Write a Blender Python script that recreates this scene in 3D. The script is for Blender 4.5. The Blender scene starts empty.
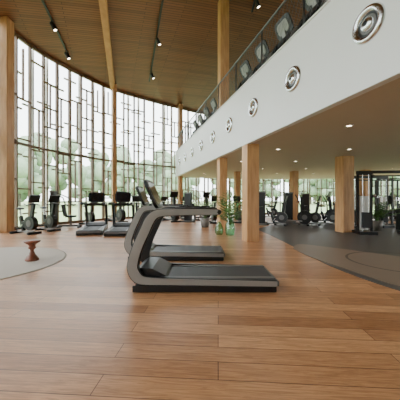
import bpy, math, random
from mathutils import Vector, Matrix
random.seed(7)
S=bpy.context.scene
F=260.0; H=1.25; HY=199.0
def px(x,d): return (x-200)/F*d
def fl(x,y):
    d=F*H/(y-HY); return (px(x,d),d)

# ---------------- materials ----------------
def newmat(n):
    m=bpy.data.materials.new(n); m.use_nodes=True
    nt=m.node_tree; b=nt.nodes['Principled BSDF']; return m,nt,b
def srgb(r,g,b):
    f=lambda c:((c/255+.055)/1.055)**2.4 if c/255>.04045 else c/255/12.92
    return (f(r),f(g),f(b),1)
def mat(n,col,rough=.5,metal=0,var=.12,scale=8,emit=0,spec=.5,bump=0):
    m,nt,b=newmat(n)
    N=nt.nodes; L=nt.links
    tc=N.new('ShaderNodeTexCoord'); no=N.new('ShaderNodeTexNoise'); no.inputs['Scale'].default_value=scale
    no.inputs['Detail'].default_value=4
    L.new(tc.outputs['Object'],no.inputs['Vector'])
    mx=N.new('ShaderNodeMixRGB'); c=srgb(*col)
    mx.inputs[1].default_value=tuple(v*(1-var) for v in c[:3])+(1,)
    mx.inputs[2].default_value=tuple(min(1,v*(1+var)) for v in c[:3])+(1,)
    L.new(no.outputs['Fac'],mx.inputs[0]); L.new(mx.outputs[0],b.inputs['Base Color'])
    b.inputs['Roughness'].default_value=rough; b.inputs['Metallic'].default_value=metal
    b.inputs['Specular IOR Level'].default_value=spec
    if bump:
        bp=N.new('ShaderNodeBump'); bp.inputs['Strength'].default_value=bump; bp.inputs['Distance'].default_value=.01
        L.new(no.outputs['Fac'],bp.inputs['Height']); L.new(bp.outputs[0],b.inputs['Normal'])
    if emit:
        b.inputs['Emission Color'].default_value=c; b.inputs['Emission Strength'].default_value=emit
    return m
def woodmat(n,c1,c2,scale=(1,1,1),rough=.45):
    m,nt,b=newmat(n); N=nt.nodes; L=nt.links
    tc=N.new('ShaderNodeTexCoord'); mp=N.new('ShaderNodeMapping'); mp.inputs['Scale'].default_value=scale
    no=N.new('ShaderNodeTexNoise'); no.inputs['Scale'].default_value=4; no.inputs['Detail'].default_value=6
    cr=N.new('ShaderNodeValToRGB'); cr.color_ramp.elements[0].position=.3; cr.color_ramp.elements[1].position=.7
    cr.color_ramp.elements[0].color=srgb(*c1); cr.color_ramp.elements[1].color=srgb(*c2)
    L.new(tc.outputs['Object'],mp.inputs[0]); L.new(mp.outputs[0],no.inputs['Vector'])
    L.new(no.outputs['Fac'],cr.inputs[0]); L.new(cr.outputs[0],b.inputs['Base Color'])
    b.inputs['Roughness'].default_value=rough
    return m
def floormat():
    m,nt,b=newmat('oak_plank_floor'); N=nt.nodes; L=nt.links
    tc=N.new('ShaderNodeTexCoord'); mp=N.new('ShaderNodeMapping'); mp.inputs['Rotation'].default_value=(0,0,math.radians(4))
    L.new(tc.outputs['Object'],mp.inputs[0])
    br=N.new('ShaderNodeTexBrick'); br.inputs['Scale'].default_value=1
    br.inputs['Brick Width'].default_value=2.2; br.inputs['Row Height'].default_value=.2
    br.inputs['Mortar Size'].default_value=.0034; br.inputs['Mortar Smooth'].default_value=.3
    br.offset=.37
    br.inputs['Color1'].default_value=srgb(210,156,110); br.inputs['Color2'].default_value=srgb(166,114,74)
    br.inputs['Mortar'].default_value=srgb(92,58,36)
    L.new(mp.outputs[0],br.inputs['Vector'])
    mp2=N.new('ShaderNodeMapping'); mp2.inputs['Scale'].default_value=(1.1,15,1); L.new(mp.outputs[0],mp2.inputs[0])
    no=N.new('ShaderNodeTexNoise'); no.inputs['Scale'].default_value=2.2; no.inputs['Detail'].default_value=9
    no.inputs['Distortion'].default_value=1.6; no.inputs['Roughness'].default_value=.7
    L.new(mp2.outputs[0],no.inputs['Vector'])
    cr=N.new('ShaderNodeValToRGB'); cr.color_ramp.elements[0].position=.4; cr.color_ramp.elements[1].position=.6
    cr.color_ramp.elements[0].color=(.6,.555,.51,1); cr.color_ramp.elements[1].color=(1.0,1.0,1.0,1)
    L.new(no.outputs['Fac'],cr.inputs[0])
    mx=N.new('ShaderNodeMixRGB'); mx.blend_type='MULTIPLY'; mx.inputs[0].default_value=.9
    L.new(br.outputs['Color'],mx.inputs[1]); L.new(cr.outputs[0],mx.inputs[2]); L.new(mx.outputs[0],b.inputs['Base Color'])
    b.inputs['Roughness'].default_value=.34; b.inputs['Specular IOR Level'].default_value=.45
    return m
def ceilmat():
    m,nt,b=newmat('timber_slat_ceiling'); N=nt.nodes; L=nt.links
    tc=N.new('ShaderNodeTexCoord'); mp=N.new('ShaderNodeMapping'); mp.inputs['Rotation'].default_value=(0,0,math.radians(-20))
    L.new(tc.outputs['Object'],mp.inputs[0])
    br=N.new('ShaderNodeTexBrick'); br.inputs['Scale'].default_value=1
    br.inputs['Brick Width'].default_value=3; br.inputs['Row Height'].default_value=.12
    br.inputs['Mortar Size'].default_value=.012; br.inputs['Mortar Smooth'].default_value=.3
    br.inputs['Color1'].default_value=srgb(140,84,48); br.inputs['Color2'].default_value=srgb(120,70,39)
    br.inputs['Mortar'].default_value=srgb(68,38,21)
    L.new(mp.outputs[0],br.inputs['Vector']); L.new(br.outputs['Color'],b.inputs['Base Color'])
    b.inputs['Roughness'].default_value=.5
    return m
M_floor=floormat(); M_ceil=ceilmat()
M_wood=woodmat('glulam_timber',(186,136,86),(214,166,114),(3,3,.4))
M_beam=woodmat('beam_timber',(184,126,78),(204,148,96),(1,.6,1))
M_mull=woodmat('mullion_timber',(100,78,60),(126,100,76),(3,3,.5))
M_fin=mat('fin_painted',(176,170,160),.6)
M_white=mat('fascia_white_paint',(232,232,232),.45,var=.02,scale=2)
M_soffit=mat('soffit_plaster',(204,190,174),.7,var=.03,scale=2)
M_plaster=mat('wall_plaster',(200,190,178),.8,var=.04)
M_black=mat('black_plastic',(22,23,25),.4)
M_dark=mat('dark_rubber',(36,37,40),.6)
M_belt=mat('treadmill_belt',(42,43,46),.55,var=.2,scale=60)
M_frame=mat('frame_silver_grey',(146,144,140),.38,metal=.25,var=.04)
M_trim=mat('deck_trim_grey',(104,103,102),.45,metal=.2,var=.05)
M_chrome=mat('chrome',(215,215,217),.22,metal=1,var=.03)
M_steel=mat('steel_rail',(110,110,112),.35,metal=.8)
M_screen=mat('screen_glass',(22,26,32),.08)
M_rug=mat('rug_wool',(188,178,166),.95,var=.08,scale=60,bump=.3)
M_stool=woodmat('walnut_stool',(104,52,30),(132,70,42),(2,2,2),.4)
M_rubfloor=mat('grey_sport_floor',(74,70,68),.42,var=.08,scale=5)
M_rubfloor2=mat('taupe_sport_floor',(120,103,89),.42,var=.06,scale=5)
M_line=mat('floor_line',(74,68,63),.5)
M_mezfl=mat('mezzanine_carpet',(100,96,92),.8)
M_grass=mat('lawn',(148,168,118),.9,var=.15,scale=.5)
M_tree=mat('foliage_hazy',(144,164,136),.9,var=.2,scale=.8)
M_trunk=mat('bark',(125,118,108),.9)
M_leaf=mat('leaf_green',(74,116,54),.5,var=.35,scale=9)
M_pot=mat('pot_ceramic',(120,116,110),.4)
M_lamp=mat('lamp_lens',(255,240,215),.4,emit=14)
M_wstack=mat('white_shroud',(205,205,203),.4,var=.03)
def glassmat(n,tint,fac):
    m=bpy.data.materials.new(n); m.use_nodes=True; nt=m.node_tree; N=nt.nodes; L=nt.links
    N.remove(N['Principled BSDF']); o=N['Material Output']
    t=N.new('ShaderNodeBsdfTransparent'); t.inputs[0].default_value=tint
    g=N.new('ShaderNodeBsdfGlossy'); g.inputs['Roughness'].default_value=.03
    x=N.new('ShaderNodeMixShader'); x.inputs[0].default_value=fac
    L.new(t.outputs[0],x.inputs[1]); L.new(g.outputs[0],x.inputs[2]); L.new(x.outputs[0],o.inputs[0]); return m
M_glass=glassmat('window_glass',(.96,.98,.97,1),.04)
M_gglass=glassmat('green_vase_glass',(.45,.72,.5,1),.12)

# ---------------- mesh builder ----------------
class MB:
    def __init__(s): s.v=[]; s.f=[]; s.m=[]; s.mats=[]; s.sm=[]
    def mi(s,m):
        if m not in s.mats: s.mats.append(m)
        return s.mats.index(m)
    def add(s,vs,fs,m,smooth=False):
        o=len(s.v); s.v+= [tuple(v) for v in vs]; k=s.mi(m)
        for f in fs: s.f.append([i+o for i in f]); s.m.append(k); s.sm.append(smooth)
    def box(s,c,sz,m,R=None):
        hx,hy,hz=[a/2 for a in sz]
        vs=[Vector((x*hx,y*hy,z*hz)) for x in(-1,1) for y in(-1,1) for z in(-1,1)]
        if R is not None: vs=[R@v for v in vs]
        vs=[v+Vector(c) for v in vs]
        s.add(vs,[(0,1,3,2),(4,6,7,5),(0,4,5,1),(2,3,7,6),(0,2,6,4),(1,5,7,3)],m)
    def plate(s,c,th,w,h,r,m,R):
        """rounded rectangle in local YZ, thickness along local X"""
        pr=[]
        for cy,cz,a0 in((w/2-r,h/2-r,0),(-w/2+r,h/2-r,90),(-w/2+r,-h/2+r,180),(w/2-r,-h/2+r,270)):
            for k in range(6):
                a=math.radians(a0+k*18); pr.append((cy+r*math.cos(a),cz+r*math.sin(a)))
        n=len(pr); vs=[R@Vector((x,y,z))+Vector(c) for x in(-th/2,th/2) for y,z in pr]
        s.add(vs,[tuple(range(n))[::-1],tuple(range(n,2*n))]+[(i,(i+1)%n,n+(i+1)%n,n+i) for i in range(n)],m)
    def bar(s,a,b,w,h,m,up=Vector((0,0,1))):
        a=Vector(a); b=Vector(b); d=b-a; l=d.length; d.normalize()
        sd=d.cross(up)
        if sd.length<1e-4: sd=Vector((1,0,0))
        sd.normalize(); u=sd.cross(d)
        R=Matrix((d,sd,u)).transposed()
        s.box((a+b)/2,(l,w,h),m,R)
    def cyl(s,a,b,r,m,r2=None,n=12,cap=True):
        a=Vector(a); b=Vector(b); d=(b-a).normalized(); r2=r if r2 is None else r2
        t=Vector((0,0,1)) if abs(d.z)<.9 else Vector((1,0,0))
        u=d.cross(t).normalized(); w=d.cross(u)
        vs=[]
        for p,q in((a,r),(b,r2)):
            for i in range(n):
                an=2*math.pi*i/n; vs.append(p+(u*math.cos(an)+w*math.sin(an))*q)
        s.add(vs,[(i,(i+1)%n,n+(i+1)%n,n+i) for i in range(n)],m,True)
        if cap: s.add(vs,[tuple(range(n))[::-1],tuple(range(n,2*n))],m)
    def tube(s,pts,r,m,n=8):
        for i in range(len(pts)-1): s.cyl(pts[i],pts[i+1],r,m,n=n)
    def lathe(s,prof,m,c=(0,0,0),n=24,R=None):
        vs=[]
        for r,z in prof:
            for i in range(n):
                a=2*math.pi*i/n; v=Vector((r*math.cos(a),r*math.sin(a),z))
                if R is not None: v=R@v
                vs.append(v+Vector(c))
        fs=[]
        for j in range(len(prof)-1):
            for i in range(n): fs.append((j*n+i,j*n+(i+1)%n,(j+1)*n+(i+1)%n,(j+1)*n+i))
        s.add(vs,fs,m,True)
    def ell(s,c,r,m,R=None,n=14,k=8):
        vs=[];fs=[]
        for j in range(k+1):
            th=math.pi*j/k
            for i in range(n):
                a=2*math.pi*i/n
                v=Vector((r[0]*math.sin(th)*math.cos(a),r[1]*math.sin(th)*math.sin(a),r[2]*math.cos(th)))
                if R is not None: v=R@v
                vs.append(v+Vector(c))
        for j in range(k):
            for i in range(n): fs.append((j*n+i,j*n+(i+1)%n,(j+1)*n+(i+1)%n,(j+1)*n+i))
        s.add(vs,fs,m,True)
    def band(s,path,ws,y0,y1,m):
        """profile ribbon in XZ extruded y0..y1"""
        P=[Vector((p[0],p[1])) for p in path]; n=len(P); vs=[]
        for i in range(n):
            t=(P[min(i+1,n-1)]-P[max(i-1,0)]).normalized(); nn=Vector((-t.y,t.x)); w=ws[i]/2
            for q in(P[i]+nn*w,P[i]-nn*w):
                for y in(y0,y1): vs.append((q.x,y,q.y))
        fs=[]
        for i in range(n-1):
            a=4*i; b=4*i+4
            fs+=[(a,b,b+1,a+1),(a+2,a+3,b+3,b+2),(a,a+2,b+2,b),(a+1,b+1,b+3,a+3)]
        fs+=[(0,1,3,2),(4*n-4,4*n-2,4*n-1,4*n-3)]
        s.add(vs,fs,m)
    def prism(s,poly,z0,z1,m):
        n=len(poly); vs=[(x,y,z0) for x,y in poly]+[(x,y,z1) for x,y in poly]
        s.add(vs,[tuple(range(n))[::-1],tuple(range(n,2*n))]+[(i,(i+1)%n,n+(i+1)%n,n+i) for i in range(n)],m)
    def mesh(s,name):
        me=bpy.data.meshes.new(name); me.from_pydata(s.v,[],s.f)
        for m in s.mats: me.materials.append(m)
        for p,k,q in zip(me.polygons,s.m,s.sm): p.material_index=k; p.use_smooth=q
        me.update(); return me
    def obj(s,name,loc=(0,0,0),rz=0,bevel=0,parent=None):
        o=bpy.data.objects.new(name,s.mesh(name)); S.collection.objects.link(o)
        o.location=loc; o.rotation_euler=(0,0,rz)
        if bevel:
            b=o.modifiers.new('bevel','BEVEL'); b.width=bevel; b.segments=2; b.limit_method='ANGLE'; b.angle_limit=math.radians(40)
        if parent: o.parent=parent
        return o
def inst(o,loc,rz):
    c=o.copy(); c.name=o.name.split('.')[0]; c.location=loc; c.rotation_euler=(0,0,rz); S.collection.objects.link(c); return c
def catmull(P,k=8,closed=False):
    out=[]; n=len(P)
    for i in range(n-1):
        p0=P[max(i-1,0)];p1=P[i];p2=P[i+1];p3=P[min(i+2,n-1)]
        for j in range(k):
            t=j/k
            out.append(tuple(.5*((2*b)+(-a+c)*t+(2*a-5*b+4*c-d)*t*t+(-a+3*b-3*c+d)*t**3) for a,b,c,d in zip(p0,p1,p2,p3)))
    out.append(tuple(P[-1])); return out

# ---------------- shell ----------------
outline=[(-5.4,-5),(-6.6,-1),(-7.25,3),(-7.55,7),(-7.5,10.6),(-6.9,12.9),(-5.4,15.7),(-3.4,17.6),(-1.6,19.0),(0,20.1),(3,21.2),(7,21.5),(11,20.5),(14,18),(15.5,14),(16,9),(15.5,3),(13.5,-5)]
cur=catmull(outline,10)
def resample(c,step):
    out=[Vector(c[0])]; acc=0
    for a,b in zip(c[:-1],c[1:]):
        a=Vector(a);b=Vector(b);l=(b-a).length
        while acc+l>=step:
            a=a+(b-a)*((step-acc)/l); l=(b-a).length; acc=0; out.append(a.copy())
        acc+=l
    return out
st=resample(cur,.72)
C=Vector((5,7)); RISE=1.9; ZC=8.0
def ceilz(x,y):
    P=Vector((x,y)); d=P-C
    if d.length<1e-3: return ZC+RISE
    best=None; pts=[Vector(c) for c in cur]
    for i in range(len(pts)):
        a=pts[i]; b=pts[(i+1)%len(pts)]; e=b-a
        den=d.x*e.y-d.y*e.x
        if abs(den)<1e-9: continue
        s=((a.x-C.x)*e.y-(a.y-C.y)*e.x)/den; u=((a.x-C.x)*d.y-(a.y-C.y)*d.x)/den
        if s>0 and -1e-6<=u<=1+1e-6: best=s if best is None else min(best,s)
    return ZC+RISE*max(0,1-1/best) if best else ZC
m=MB(); m.prism([tuple(p) for p in cur],-.25,0,M_floor); m.obj('floor')
m=MB(); vs=[];fs=[];n=len(cur); K=6
for k in range(K):
    t=k/K
    for c in cur:
        p=Vector(c)+(C-Vector(c))*t; vs.append((p.x,p.y,ZC+RISE*t))
vs.append((C.x,C.y,ZC+RISE))
for k in range(K-1):
    for i in range(n): fs.append((k*n+i,k*n+(i+1)%n,(k+1)*n+(i+1)%n,(k+1)*n+i))
for i in range(n): fs.append(((K-1)*n+i,(K-1)*n+(i+1)%n,len(vs)-1))
m.add(vs,fs,M_ceil); m.obj('ceiling')
m=MB(); m.box((4.05,-5.1,4),(18.9,.2,8),M_plaster); m.obj('wall_back')

def facade(name,i0,i1,seed):
    rnd=random.Random(seed); m=MB()
    for i in range(i0,i1):
        a=st[i]; b=st[i+1]; t=(b-a).normalized(); nrm=Vector((-t.y,t.x))
        a3=Vector((a.x,a.y,0)); b3=Vector((b.x,b.y,0)); n3=Vector((nrm.x,nrm.y,0))
        L=(b-a).length; R=Matrix((Vector((t.x,t.y,0)),n3,Vector((0,0,1)))).transposed()
        m.box(a3+Vector((0,0,4)),(.06,.14,8),M_mull,R)
        for z,h in((.06,.12),(3.55,.1),(7.93,.14)):
            m.box((a3+b3)/2+Vector((0,0,z)),(L,.12,h),M_mull,R)
        z=rnd.uniform(.6,2.2)
        while z<7.4:
            m.box((a3+b3)/2+Vector((0,0,z)),(L-.06,.09,.055),M_mull,R)
            z2=z+rnd.uniform(.8,2.3)
            if rnd.random()<.4:
                f=rnd.choice([.33,.5,.66]); top=min(z2,7.85)
                m.box(a3+(b3-a3)*f+Vector((0,0,(z+top)/2)),(.045,.09,top-z),M_mull,R)
            z=z2
        f=rnd.choice([.3,.5,.7]); off=n3*.4
        m.box(a3+(b3-a3)*f+off+Vector((0,0,4)),(.09,.12,8.1),M_fin,R)
        z=rnd.uniform(.5,2)
        while z<7.6:
            m.box((a3+b3)/2+off+Vector((0,0,z)),(L,.08,.07),M_fin,R); z+=rnd.uniform(1.2,2.6)
        g=n3*.1
        m.add([a3+g,b3+g,b3+g+Vector((0,0,8)),a3+g+Vector((0,0,8))],[(0,1,2,3)],M_glass)
    return m.obj(name)
N=len(st)-1; i1=min(range(N),key=lambda i:(st[i]-Vector((-1.6,19))).length); i2=min(range(N),key=lambda i:(st[i]-Vector((14,18))).length)
facade('window_1',0,i1,3); facade('window_2',i1,i2,4); facade('window_3',i2,N,5)

def column(x,y,z1,w=.36,d=.36,rz=0,z0=0):
    m=MB(); m.box((0,0,(z1-z0)/2),(w,d,z1-z0),M_wood); return m.obj('timber_column',(x,y,z0),rz,bevel=.012)
column(-7.3,9.85,8.05,.26,.4)
column(-5.1,15.45,8.03,.24,.34,rz=.6)
column(-1.42,18.6,8.02,.26,.34,rz=.5)
def beam(p,q,w=.26,h=.34):
    m=MB(); n=8; P=[Vector(p).lerp(Vector(q),i/n) for i in range(n+1)]
    vs=[]
    dd=(Vector(q)-Vector(p)).normalized(); sd=Vector((-dd.y,dd.x))*w/2
    for a in P:
        z=ceilz(a.x,a.y)-.0
        for s in(-1,1):
            for k in(0,1): vs.append((a.x+sd.x*s,a.y+sd.y*s,z-(h if k==0 else -.02)))
    fs=[]
    for i in range(n):
        a=4*i;b=a+4; fs+=[(a,b,b+1,a+1),(a+2,a+3,b+3,b+2),(a,a+2,b+2,b),(a+1,b+1,b+3,a+3)]
    fs+=[(0,1,3,2),(4*n,4*n+2,4*n+3,4*n+1)]
    m.add(vs,fs,M_beam); return m.obj('ceiling_beam')
beam((-5.2,15.5),(-1.6,2.5))

# ---------------- mezzanine ----------------
MF=4.3
def fx(y): return 3.55-.277*y
ang=math.atan2(1,-.277)
inner=[]
pts=[Vector(c) for c in cur]
for i,p in enumerate(pts):
    if p.x>-1.3 and p.y>-4.6:
        t=(pts[min(i+1,len(pts)-1)]-pts[i-1]).normalized(); nn=Vector((-t.y,t.x)); q=p-nn*.14
        if q.y>-4.7: inner.append((q.x,q.y))
inner=[q for q in inner if q[0]>fx(q[1])+.3]
mz=bpy.data.objects.new('mezzanine',None); S.collection.objects.link(mz)
ya,yb=-4.8,18.75
poly=[(fx(ya)+.02,ya),(fx(yb)+.02,yb)]+inner
m=MB(); m.prism(poly,2.86,MF-.05,M_soffit); m.prism(poly,MF-.05,MF,M_mezfl); m.obj('slab',parent=mz)
m=MB(); A=Vector((fx(ya),ya,0)); B=Vector((fx(yb),yb,0)); d=(B-A).normalized(); inn=Vector((d.y,-d.x,0))
def strip(m,z0,z1,th,off,mt):
    a=A+inn*off; b=B+inn*off
    q=[a,b,b+inn*th,a+inn*th]; m.prism([(v.x,v.y) for v in q],z0,z1,mt)
strip(m,2.84,4.6,.14,-.12,M_white); strip(m,4.6,4.63,.2,-.15,M_white)
m.obj('fascia',parent=mz,bevel=.01)
rl=bpy.data.objects.new('balcony_railing',None); S.collection.objects.link(rl)
m=MB(); Lf=(B-A).length; o3=inn*(-.02)
nst=int(Lf/1.7)
for i in range(nst+1):
    p=A+d*(i*1.7+.2)+o3; m.bar(p+Vector((0,0,4.62)),p+Vector((0,0,5.68)),.04,.02,M_steel)
m.cyl(A+o3+Vector((0,0,5.7)),B+o3+Vector((0,0,5.7)),.025,M_steel,n=10)
m.cyl(A+o3+Vector((0,0,4.7)),B+o3+Vector((0,0,4.7)),.012,M_steel,n=6)
m.obj('posts_and_handrail',parent=rl)
m=MB(); s=0
while s<Lf-.5:
    a=A+d*s+o3; b=A+d*min(s+.5,Lf)+o3
    m.cyl(a+Vector((0,0,4.7)),b+Vector((0,0,5.7)),.003,M_steel,n=4,cap=False)
    m.cyl(a+Vector((0,0,5.7)),b+Vector((0,0,4.7)),.003,M_steel,n=4,cap=False); s+=.16
m.obj('cable_net',parent=rl)
Rz=Matrix((d.normalized(),Vector((0,0,1)),-inn)).transposed()
m=MB()
m.lathe([(.155,.0),(.165,.03),(.2,.05),(.235,.045),(.255,.02),(.26,-.0)],M_chrome,n=40,R=Rz)
m.lathe([(.155,.0),(.135,.012),(.13,.004)],M_black,n=40,R=Rz)
m.lathe([(.0,.006),(.132,.006)],M_trim,n=32,R=Rz)
m.lathe([(0,.06),(.05,.058),(.085,.045),(.1,.02),(.102,.006)],M_chrome,n=28,R=Rz)
m.lathe([(0,.064),(.035,.063),(.04,.058)],M_black,n=20,R=Rz)
base=None
for k in range(-2,10):
    y=3.74+1.69*k; p=Vector((fx(y),y,3.74))-inn*.12
    if y>18: continue
    if base is None: base=m.obj('air_diffuser',p)
    else: inst(base,p,0)
rzm=ang-math.pi/2
column(1.5,7.75,2.86,.38,.38,rzm)
column(.88,10.35,2.86,.32,.34,rzm)
column(5.5,9.9,2.86,.5,.42,rzm)
column(5.5,15.2,2.86,.36,.36,rzm)
column(2.2,15.4,2.86,.3,.3,rzm)
column(9.2,14.5,2.86,.4,.4,rzm)
column(.93,10.35,ceilz(.93,10.35)+.03,.36,.36,rzm,z0=MF)
column(5.55,9.9,ceilz(5.55,9.9)+.0,.36,.36,rzm,z0=MF)

m=MB()
m.lathe([(.0,-.004),(.055,-.004)],M_lamp,n=16); m.lathe([(.055,-.004),(.06,-.012),(.085,-.01),(.09,.0)],M_chrome,n=16)
dl=None
for j in range(6):
    for i in range(5):
        y=3+j*2.7; x=fx(y)+1.3+i*2.3
        if dl is None: dl=m.obj('recessed_downlight',(x,y,2.86))
        else: inst(dl,(x,y,2.86),0)
        if (i+j)%2==0:
            l=bpy.data.lights.new('downlight_bulb','SPOT'); l.energy=48; l.spot_size=2.4; l.spot_blend=.8; l.color=(1,.93,.84); l.shadow_soft_size=.06
            o=bpy.data.objects.new('downlight_bulb',l); o.location=(x,y,2.82); S.collection.objects.link(o)

def track(p,q,name='track_light',n=3):
    m=MB(); za=ceilz(*p)-.06; zb=ceilz(*q)-.06
    a=Vector((p[0],p[1],za)); b=Vector((q[0],q[1],zb))
    K=6; P=[]
    for i in range(K+1):
        v=a.lerp(b,i/K); P.append(Vector((v.x,v.y,ceilz(v.x,v.y)-.05)))
    for u,w in zip(P[:-1],P[1:]): m.bar(u,w,.07,.06,M_black)
    for k in range(n):
        v=a.lerp(b,(k+.12)/(n-.5)); z=ceilz(v.x,v.y)
        m.cyl((v.x,v.y,z-.05),(v.x,v.y,z-.22),.02,M_black); m.cyl((v.x,v.y,z-.2),(v.x+.12,v.y+.05,z-.45),.08,M_black,n=14)
        m.cyl((v.x+.12,v.y+.05,z-.45),(v.x+.122,v.y+.051,z-.455),.06,M_lamp,n=14)
    m.obj(name)
track((-5.3,8.0),(-6.3,12.6)); track((-1.1,8.8),(-3.0,15.4)); track((2.2,6),(2.2,11))

# ---------------- floor zones ----------------
def zone(name,pxs,z,mt,z0=0):
    m=MB(); P=[fl(*p) for p in pxs]; P=catmull(P+[P[0]],6)[:-1]; m.prism(P[::-1],z0,z,mt); return m.obj(name)
zone('grey_sport_mat',[(256,229),(272,236),(300,250),(330,266),(400,291),(470,305),(540,296),(540,232),(420,224.5),(300,222)],.006,M_rubfloor)
zone('taupe_sport_mat',[(293,249),(300,244.5),(340,249),(400,257),(470,266),(520,290),(470,299),(400,287),(345,269),(312,258)],.012,M_rubfloor2,.006)
m=MB(); cc=Vector(fl(400,262)); 
for R0 in(.9,):
    a0=[(cc.x+R0*math.cos(t*math.pi/24),cc.y+R0*math.sin(t*math.pi/24)) for t in range(48)]
    a1=[(cc.x+(R0+.05)*math.cos(t*math.pi/24),cc.y+(R0+.05)*math.sin(t*math.pi/24)) for t in range(48)]
    vs=[(x,y,.0135) for x,y in a0]+[(x,y,.0135) for x,y in a1]
    m.add(vs,[(i,48+i,48+(i+1)%48,(i+1)%48) for i in range(48)],M_line)
m.obj('floor_marking')
m=MB(); m.lathe([(0,.014),(1.68,.014),(1.72,.008),(1.72,0)],M_rug,n=72); m.obj('round_rug',(-4.5,5.0,0))
m=MB(); m.lathe([(0,0),(.12,0),(.125,.015),(.115,.04),(.06,.12),(.035,.19),(.04,.22),(.075,.25),(.055,.28),(.07,.32),(.14,.365),(.15,.385),(.145,.4),(0,.4)],M_stool,n=28)
m.obj('wooden_stool',(-3.39,5.25,.014))

# ---------------- treadmill ----------------
def make_treadmill():
    m=MB()
    path=[(.21,1.075),(-.1,1.076),(-.48,1.07),(-.62,1.045),(-.70,.97),(-.77,.82),(-.86,.62),(-.92,.43),(-.93,.31),(-.87,.2),(-.74,.155),(-.4,.145),(.3,.13),(1.0,.115)]
    ws=[.075,.085,.095,.11,.125,.13,.13,.135,.14,.14,.11,.09,.08,.075]
    P=catmull([(*p,w) for p,w in zip(path,ws)],5)
    pp=[(p[0],p[1]) for p in P]; ww=[p[2] for p in P]
    for y0,y1 in((-.43,-.355),(.355,.43)): m.band(pp,[w*.92 for w in ww],y0,y1,M_frame)
    for y0,y1 in((-.415,-.34),(.34,.415)): m.band(pp,[w*1.12 for w in ww],y0,y1,M_black)
    for y in(-.3925,.3925):
        m.ell((.21,y,1.075),(.05,.04,.04),M_black)
        m.box((-.12,y,1.125),(.5,.05,.02),M_black)
    m.box((.05,0,.055),(1.9,.8,.09),M_black)
    for y in(-.425,.425): m.box((.03,y*.985,.05),(1.92,.02,.085),M_black)
    for x in(-.8,.85):
        for y in(-.33,.33): m.cyl((x,y,0),(x,y,.03),.04,M_dark)
    m.box((.22,0,.13),(1.55,.69,.05),M_black)
    m.box((.2,0,.163),(1.5,.52,.012),M_belt)
    m.cyl((.965,-.26,.135),(.965,.26,.135),.034,M_belt,n=16)
    for y in(-.31,.31): m.box((.22,y,.165),(1.55,.085,.02),M_trim)
    m.box((1.0,0,.115),(.06,.82,.06),M_trim)
    hood=[(-.93,.1),(-.93,.26),(-.84,.31),(-.68,.30),(-.5,.21),(-.46,.15),(-.46,.1)]
    vs=[(x,y,z) for y in(-.35,.35) for x,z in hood]; n=len(hood)
    m.add(vs,[tuple(range(n)),tuple(range(n,2*n))[::-1]]+[(i,n+i,n+(i+1)%n,(i+1)%n) for i in range(n)],M_black)
    m.box((-.66,0,1.02),(.1,.72,.09),M_black)
    m.tube([(-.45,-.33,1.06),(-.42,-.2,1.08),(-.42,.2,1.08),(-.45,.33,1.06)],.018,M_black)
    m.bar((-.66,0,1.03),(-.72,0,1.2),.14,.06,M_frame)
    R=Matrix.Rotation(math.radians(-24),3,'Y')
    m.plate((-.72,0,1.32),.045,.62,.44,.12,M_black,R)
    m.plate(Vector((-.72,0,1.32))+R@Vector((.024,0,0)),.006,.52,.35,.04,M_screen,R)
    m.plate(Vector((-.72,0,1.32))+R@Vector((-.028,0,0)),.02,.44,.28,.1,M_frame,R)
    m.box((-.6,0,1.06),(.2,.5,.03),M_black)
    return m
tm=make_treadmill().obj('treadmill',(0.03,3.89,0),0,bevel=.007)
inst(tm,(-.52,5.65,0),0)
inst(tm,(-2.95,9.7,0),math.radians(-80)); inst(tm,(-4.05,9.9,0),math.radians(-76))
for k in range(11):
    y=4.35+1.08*k
    if abs(y-10.35)<.62: continue
    p=Vector((fx(y),y,MF))+inn*1.12
    inst(tm,p,math.atan2(inn.y,inn.x))

# ---------------- bikes / ellipticals ----------------
def make_bike():
    m=MB()
    m.box((-.45,0,.04),(.09,.5,.08),M_dark); m.box((.42,0,.04),(.09,.5,.08),M_dark)
    m.bar((-.45,0,.08),(.42,0,.08),.08,.06,M_frame)
    m.cyl((-.28,-.09,.38),(-.28,.09,.38),.25,M_black,n=24); m.cyl((-.28,-.1,.38),(-.28,.1,.38),.12,M_trim,n=20)
    m.bar((-.25,0,.3),(.1,0,.35),.16,.22,M_black); m.bar((.08,0,.1),(.24,0,.62),.1,.1,M_black)
    m.bar((.22,0,.55),(.28,0,.86),.045,.045,M_chrome)
    m.ell((.29,0,.9),(.16,.11,.045),M_black); m.ell((.17,0,.9),(.12,.04,.035),M_black)
    m.bar((-.3,0,.5),(-.42,0,1.1),.08,.12,M_black)
    m.tube([(-.2,-.2,1.08),(-.38,-.24,1.03),(-.42,-.1,1.06),(-.42,.1,1.06),(-.38,.24,1.03),(-.2,.2,1.08)],.018,M_black)
    R=Matrix.Rotation(math.radians(-20),3,'Y'); m.box((-.46,0,1.26),(.04,.4,.28),M_black,R); m.box(Vector((-.46,0,1.26))+R@Vector((.022,0,0)),(.004,.36,.24),M_screen,R)
    for s in(-1,1):
        m.bar((0,s*.1,.34),(.12*s,s*.12,.34-.13*s),.02,.03,M_chrome); m.box((.12*s,s*.18,.34-.13*s),(.1,.1,.03),M_dark)
    return m
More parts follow.
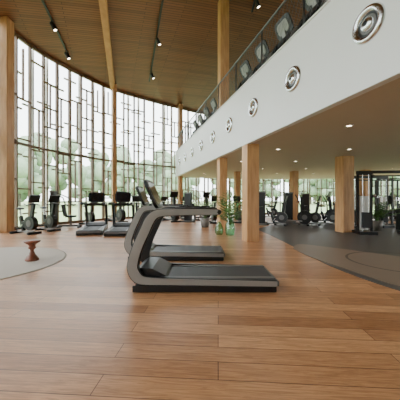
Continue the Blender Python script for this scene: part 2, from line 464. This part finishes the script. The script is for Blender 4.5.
def make_elliptical():
    m=MB()
    m.box((-.7,0,.04),(.1,.6,.08),M_dark); m.box((.75,0,.04),(.1,.6,.08),M_dark); m.bar((-.7,0,.1),(.75,0,.1),.12,.08,M_trim)
    m.cyl((-.55,-.12,.4),(-.55,.12,.4),.32,M_black,n=24); m.cyl((-.55,-.13,.4),(-.55,.13,.4),.12,M_trim,n=24)
    m.bar((-.5,0,.5),(-.42,0,1.35),.12,.14,M_black)
    R=Matrix.Rotation(math.radians(-20),3,'Y'); m.box((-.42,0,1.5),(.04,.46,.32),M_black,R); m.box(Vector((-.42,0,1.5))+R@Vector((.022,0,0)),(.004,.4,.27),M_screen,R)
    for s in(-1,1):
        m.bar((-.45,s*.2,.22),(.6,s*.2,.22+.06*s),.05,.05,M_frame); m.box((.25,s*.2,.29+.04*s),(.38,.15,.04),M_dark)
        m.tube([(-.4,s*.22,.3),(-.38,s*.26,.9),(-.28,s*.27,1.2),(-.15,s*.27,1.45)],.022,M_black)
    m.tube([(-.2,-.16,1.1),(-.36,-.14,1.15),(-.36,.14,1.15),(-.2,.16,1.1)],.016,M_black)
    return m
def make_stack():
    m=MB()
    m.box((-.5,0,.04),(.5,.6,.08),M_trim); m.box((-.5,0,.8),(.16,.42,1.5),M_black); m.box((-.41,0,.8),(.02,.34,1.3),M_dark)
    m.box((-.5,0,1.58),(.2,.46,.06),M_trim); m.bar((-.3,0,.08),(.6,0,.08),.08,.08,M_trim); m.box((.55,0,.04),(.08,.5,.08),M_trim)
    m.bar((.2,0,.1),(.2,0,.45),.08,.08,M_trim); m.box((.2,0,.49),(.38,.34,.08),M_dark); m.bar((-.02,0,.5),(-.12,0,1.0),.3,.08,M_dark)
    for s in(-1,1):
        m.tube([(-.4,s*.25,1.5),(0,s*.38,1.3),(.1,s*.38,1.0),(.25,s*.36,.95)],.025,M_trim)
    return m
bk=make_bike().obj('exercise_bike',(px(46,10.2),10.3,0),math.radians(150))
el=make_elliptical().obj('elliptical_trainer',(px(116,14.2),14.2,0),math.radians(135),)
sk=make_stack().obj('strength_machine',(px(66,11.4),11.4,0),math.radians(10))
inst(bk,(px(29,9.6),9.4,0),math.radians(160))
inst(bk,(px(88,12.6),12.6,0),math.radians(140))
inst(bk,(px(137,12.3),12.3,0),math.radians(100))
for x,dd,o,r in((152,14.5,sk,30),(160,16.2,bk,130),(171,14.6,el,120),(182,16.2,bk,120),(193,14.6,sk,60),(204,16.6,el,110),(213,13.6,bk,100),
    (240,13.8,bk,60),(250,16.8,el,80),(262,13.0,sk,70),(276,12.4,bk,150),(284,14.6,sk,100),(292,12.4,el,160),(309,12.5,bk,150),(321,14.1,el,140),(327,12.6,bk,140),(270,17.5,bk,140),(307,17.2,sk,60),(340,16.6,bk,150),
    (350,14.2,sk,80),(383,15.2,el,130),(397,14.2,sk,120)):
    inst(o,(px(x,dd),dd,.0),math.radians(r))

def make_rig():
    m=MB()
    for x in(-1.0,-.55,.55,1.0):
        m.box((x,0,1.1),(.07,.07,2.2),M_black)
    for x in(-.775,.775):
        m.box((x,0,.05),(.55,.7,.1),M_black); m.box((x,.02,.75),(.3,.12,1.2),M_wstack); m.box((x,0,2.15),(.5,.12,.1),M_black)
        for dx in(-.1,.1): m.cyl((x+dx,-.09,.1),(x+dx,-.09,2.12),.012,M_chrome)
        m.box((x,-.12,.5),(.26,.1,.55),M_dark)
    m.box((0,0,2.2),(2.1,.08,.1),M_black); m.bar((-.55,-.2,2.05),(.55,-.2,2.05),.04,.04,M_black)
    for s in(-1,1):
        m.bar((s*.55,0,2.12),(s*.55,-.22,2.05),.04,.04,M_black)
        m.cyl((s*.55,-.1,1.35),(s*.45,-.12,1.35),.06,M_chrome,n=16); m.cyl((s*.5,-.12,1.3),(s*.42,-.16,.95),.006,M_steel,n=6)
        m.tube([(s*.42-.06,-.16,.86),(s*.42,-.16,.95),(s*.42+.06,-.16,.86),(s*.42-.06,-.16,.86)],.012,M_black)
    return m
rg=make_rig().obj('cable_crossover_machine',(px(388,9.2),9.2,.006),math.radians(-8))
inst(rg,(px(367,11.4),11.4,.006),math.radians(10))
def make_rack():
    m=MB()
    for x in(-.6,.6):
        for y in(-.5,.5): m.box((x,y,1.1),(.06,.06,2.2),M_black)
        m.box((x,0,.04),(.06,1.1,.08),M_black); m.box((x,0,2.18),(.06,1.06,.06),M_black)
    for y in(-.5,.5): m.box((0,y,2.18),(1.2,.06,.06),M_black)
    m.cyl((-1.0,-.55,1.2),(1.0,-.55,1.2),.016,M_chrome)
    for s in(-1,1):
        m.cyl((s*.8,-.55,1.2),(s*.85,-.55,1.2),.22,M_dark,n=24); m.box((s*.6,-.55,1.17),(.05,.08,.06),M_black)
    m.box((0,-.2,.42),(.3,1.1,.07),M_dark)
    for y in(-.6,.2): m.box((0,y,.2),(.06,.06,.4),M_black); m.box((0,y,.02),(.4,.06,.04),M_black)
    return m
make_rack().obj('squat_rack',(9.45,12.6,.006),.1)
m=MB()
for z in(.35,.75): m.bar((-.7,0,z),(.7,0,z+.0),.3,.04,M_black)
for x in(-.7,.7): m.box((x,0,.42),(.06,.4,.84),M_black)
for z in(.37,.77):
    for i in range(7):
        x=-.55+i*.18; m.cyl((x,-.12,z+.07),(x,.12,z+.07),.02,M_chrome,n=8)
        for s in(-1,1): m.cyl((x,s*.06,z+.07),(x,s*.15,z+.07),.065,M_dark,n=10)
m.obj('dumbbell_rack',(8.75,10.5,.006),.1)

# ---------------- plants ----------------
def fronds(m,base,n,l,rnd,droop=.8):
    for i in range(n):
        a=rnd.uniform(0,6.28); el=rnd.uniform(.7,1.45); L=l*rnd.uniform(.7,1.1)
        dirh=Vector((math.cos(a),math.sin(a),0)); P=[]; p=Vector(base); K=8
        for k in range(K+1):
            P.append(p.copy()); e=el-droop*(k/K)**1.3*1.3; p=p+(dirh*math.cos(e)+Vector((0,0,math.sin(e))))*L/K
        m.tube(P,.006,M_leaf,n=4); sd=Vector((-dirh.y,dirh.x,0))
        for k in range(2,K+1):
            t=(P[k]-P[k-1]).normalized()
            for s in(-1,1):
                ll=.24*L*math.sin(math.pi*(k/K)*.8+.25)+.03
                tip=P[k]+(sd*s*.8+t*.7+Vector((0,0,-.15))).normalized()*ll; w=t*.022
                mid=P[k].lerp(tip,.45)
                m.add([P[k],mid+w,tip,mid-w],[(0,1,2,3)],M_leaf)
rnd=random.Random(5)
m=MB()
m.lathe([(0,.0),(.12,.0),(.15,.05),(.17,.2),(.15,.38),(.08,.5),(.07,.58),(.09,.62)],M_gglass,n=24)
fronds(m,(0,0,.35),24,1.25,rnd,.6); vase=m.obj('potted_palm',(px(230,9.0),9.0,0))
m=MB(); m.lathe([(0,0),(.16,0),(.22,.4),(.2,.4),(.19,.36),(0,.36)],M_pot,n=20); fronds(m,(0,0,.35),20,1.0,rnd); pl=m.obj('potted_fern',(px(377,10.2),10.2,.006))
inst(pl,(px(205,11.6),11.6,0),2)
m=MB(); m.lathe([(0,.0),(.1,.0),(.14,.06),(.15,.2),(.1,.34),(.05,.42),(.065,.46)],M_gglass,n=24); m.obj('glass_vase',(px(219,9.2),9.1,0))

# ---------------- exterior ----------------
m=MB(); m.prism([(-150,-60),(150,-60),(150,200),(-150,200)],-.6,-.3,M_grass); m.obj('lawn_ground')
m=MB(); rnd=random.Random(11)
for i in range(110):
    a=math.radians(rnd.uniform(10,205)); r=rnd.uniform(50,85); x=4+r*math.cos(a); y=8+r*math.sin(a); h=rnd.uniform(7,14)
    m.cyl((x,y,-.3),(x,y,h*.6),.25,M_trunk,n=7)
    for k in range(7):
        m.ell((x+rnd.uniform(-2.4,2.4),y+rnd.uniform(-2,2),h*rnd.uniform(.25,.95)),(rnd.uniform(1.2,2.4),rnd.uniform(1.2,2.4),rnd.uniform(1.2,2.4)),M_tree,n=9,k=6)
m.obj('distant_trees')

# ---------------- light ----------------
w=bpy.data.worlds.new('overcast_sky'); S.world=w; w.use_nodes=True
bg=w.node_tree.nodes['Background']; bg.inputs[0].default_value=(.92,.97,1,1); bg.inputs[1].default_value=8.0

cam=bpy.data.cameras.new('camera'); co=bpy.data.objects.new('camera',cam); S.collection.objects.link(co); S.camera=co
co.location=(0,0,H); co.rotation_euler=(math.pi/2,0,0)
cam.sensor_width=36; cam.lens=36*F/400; cam.shift_y=-1/400; cam.clip_end=500
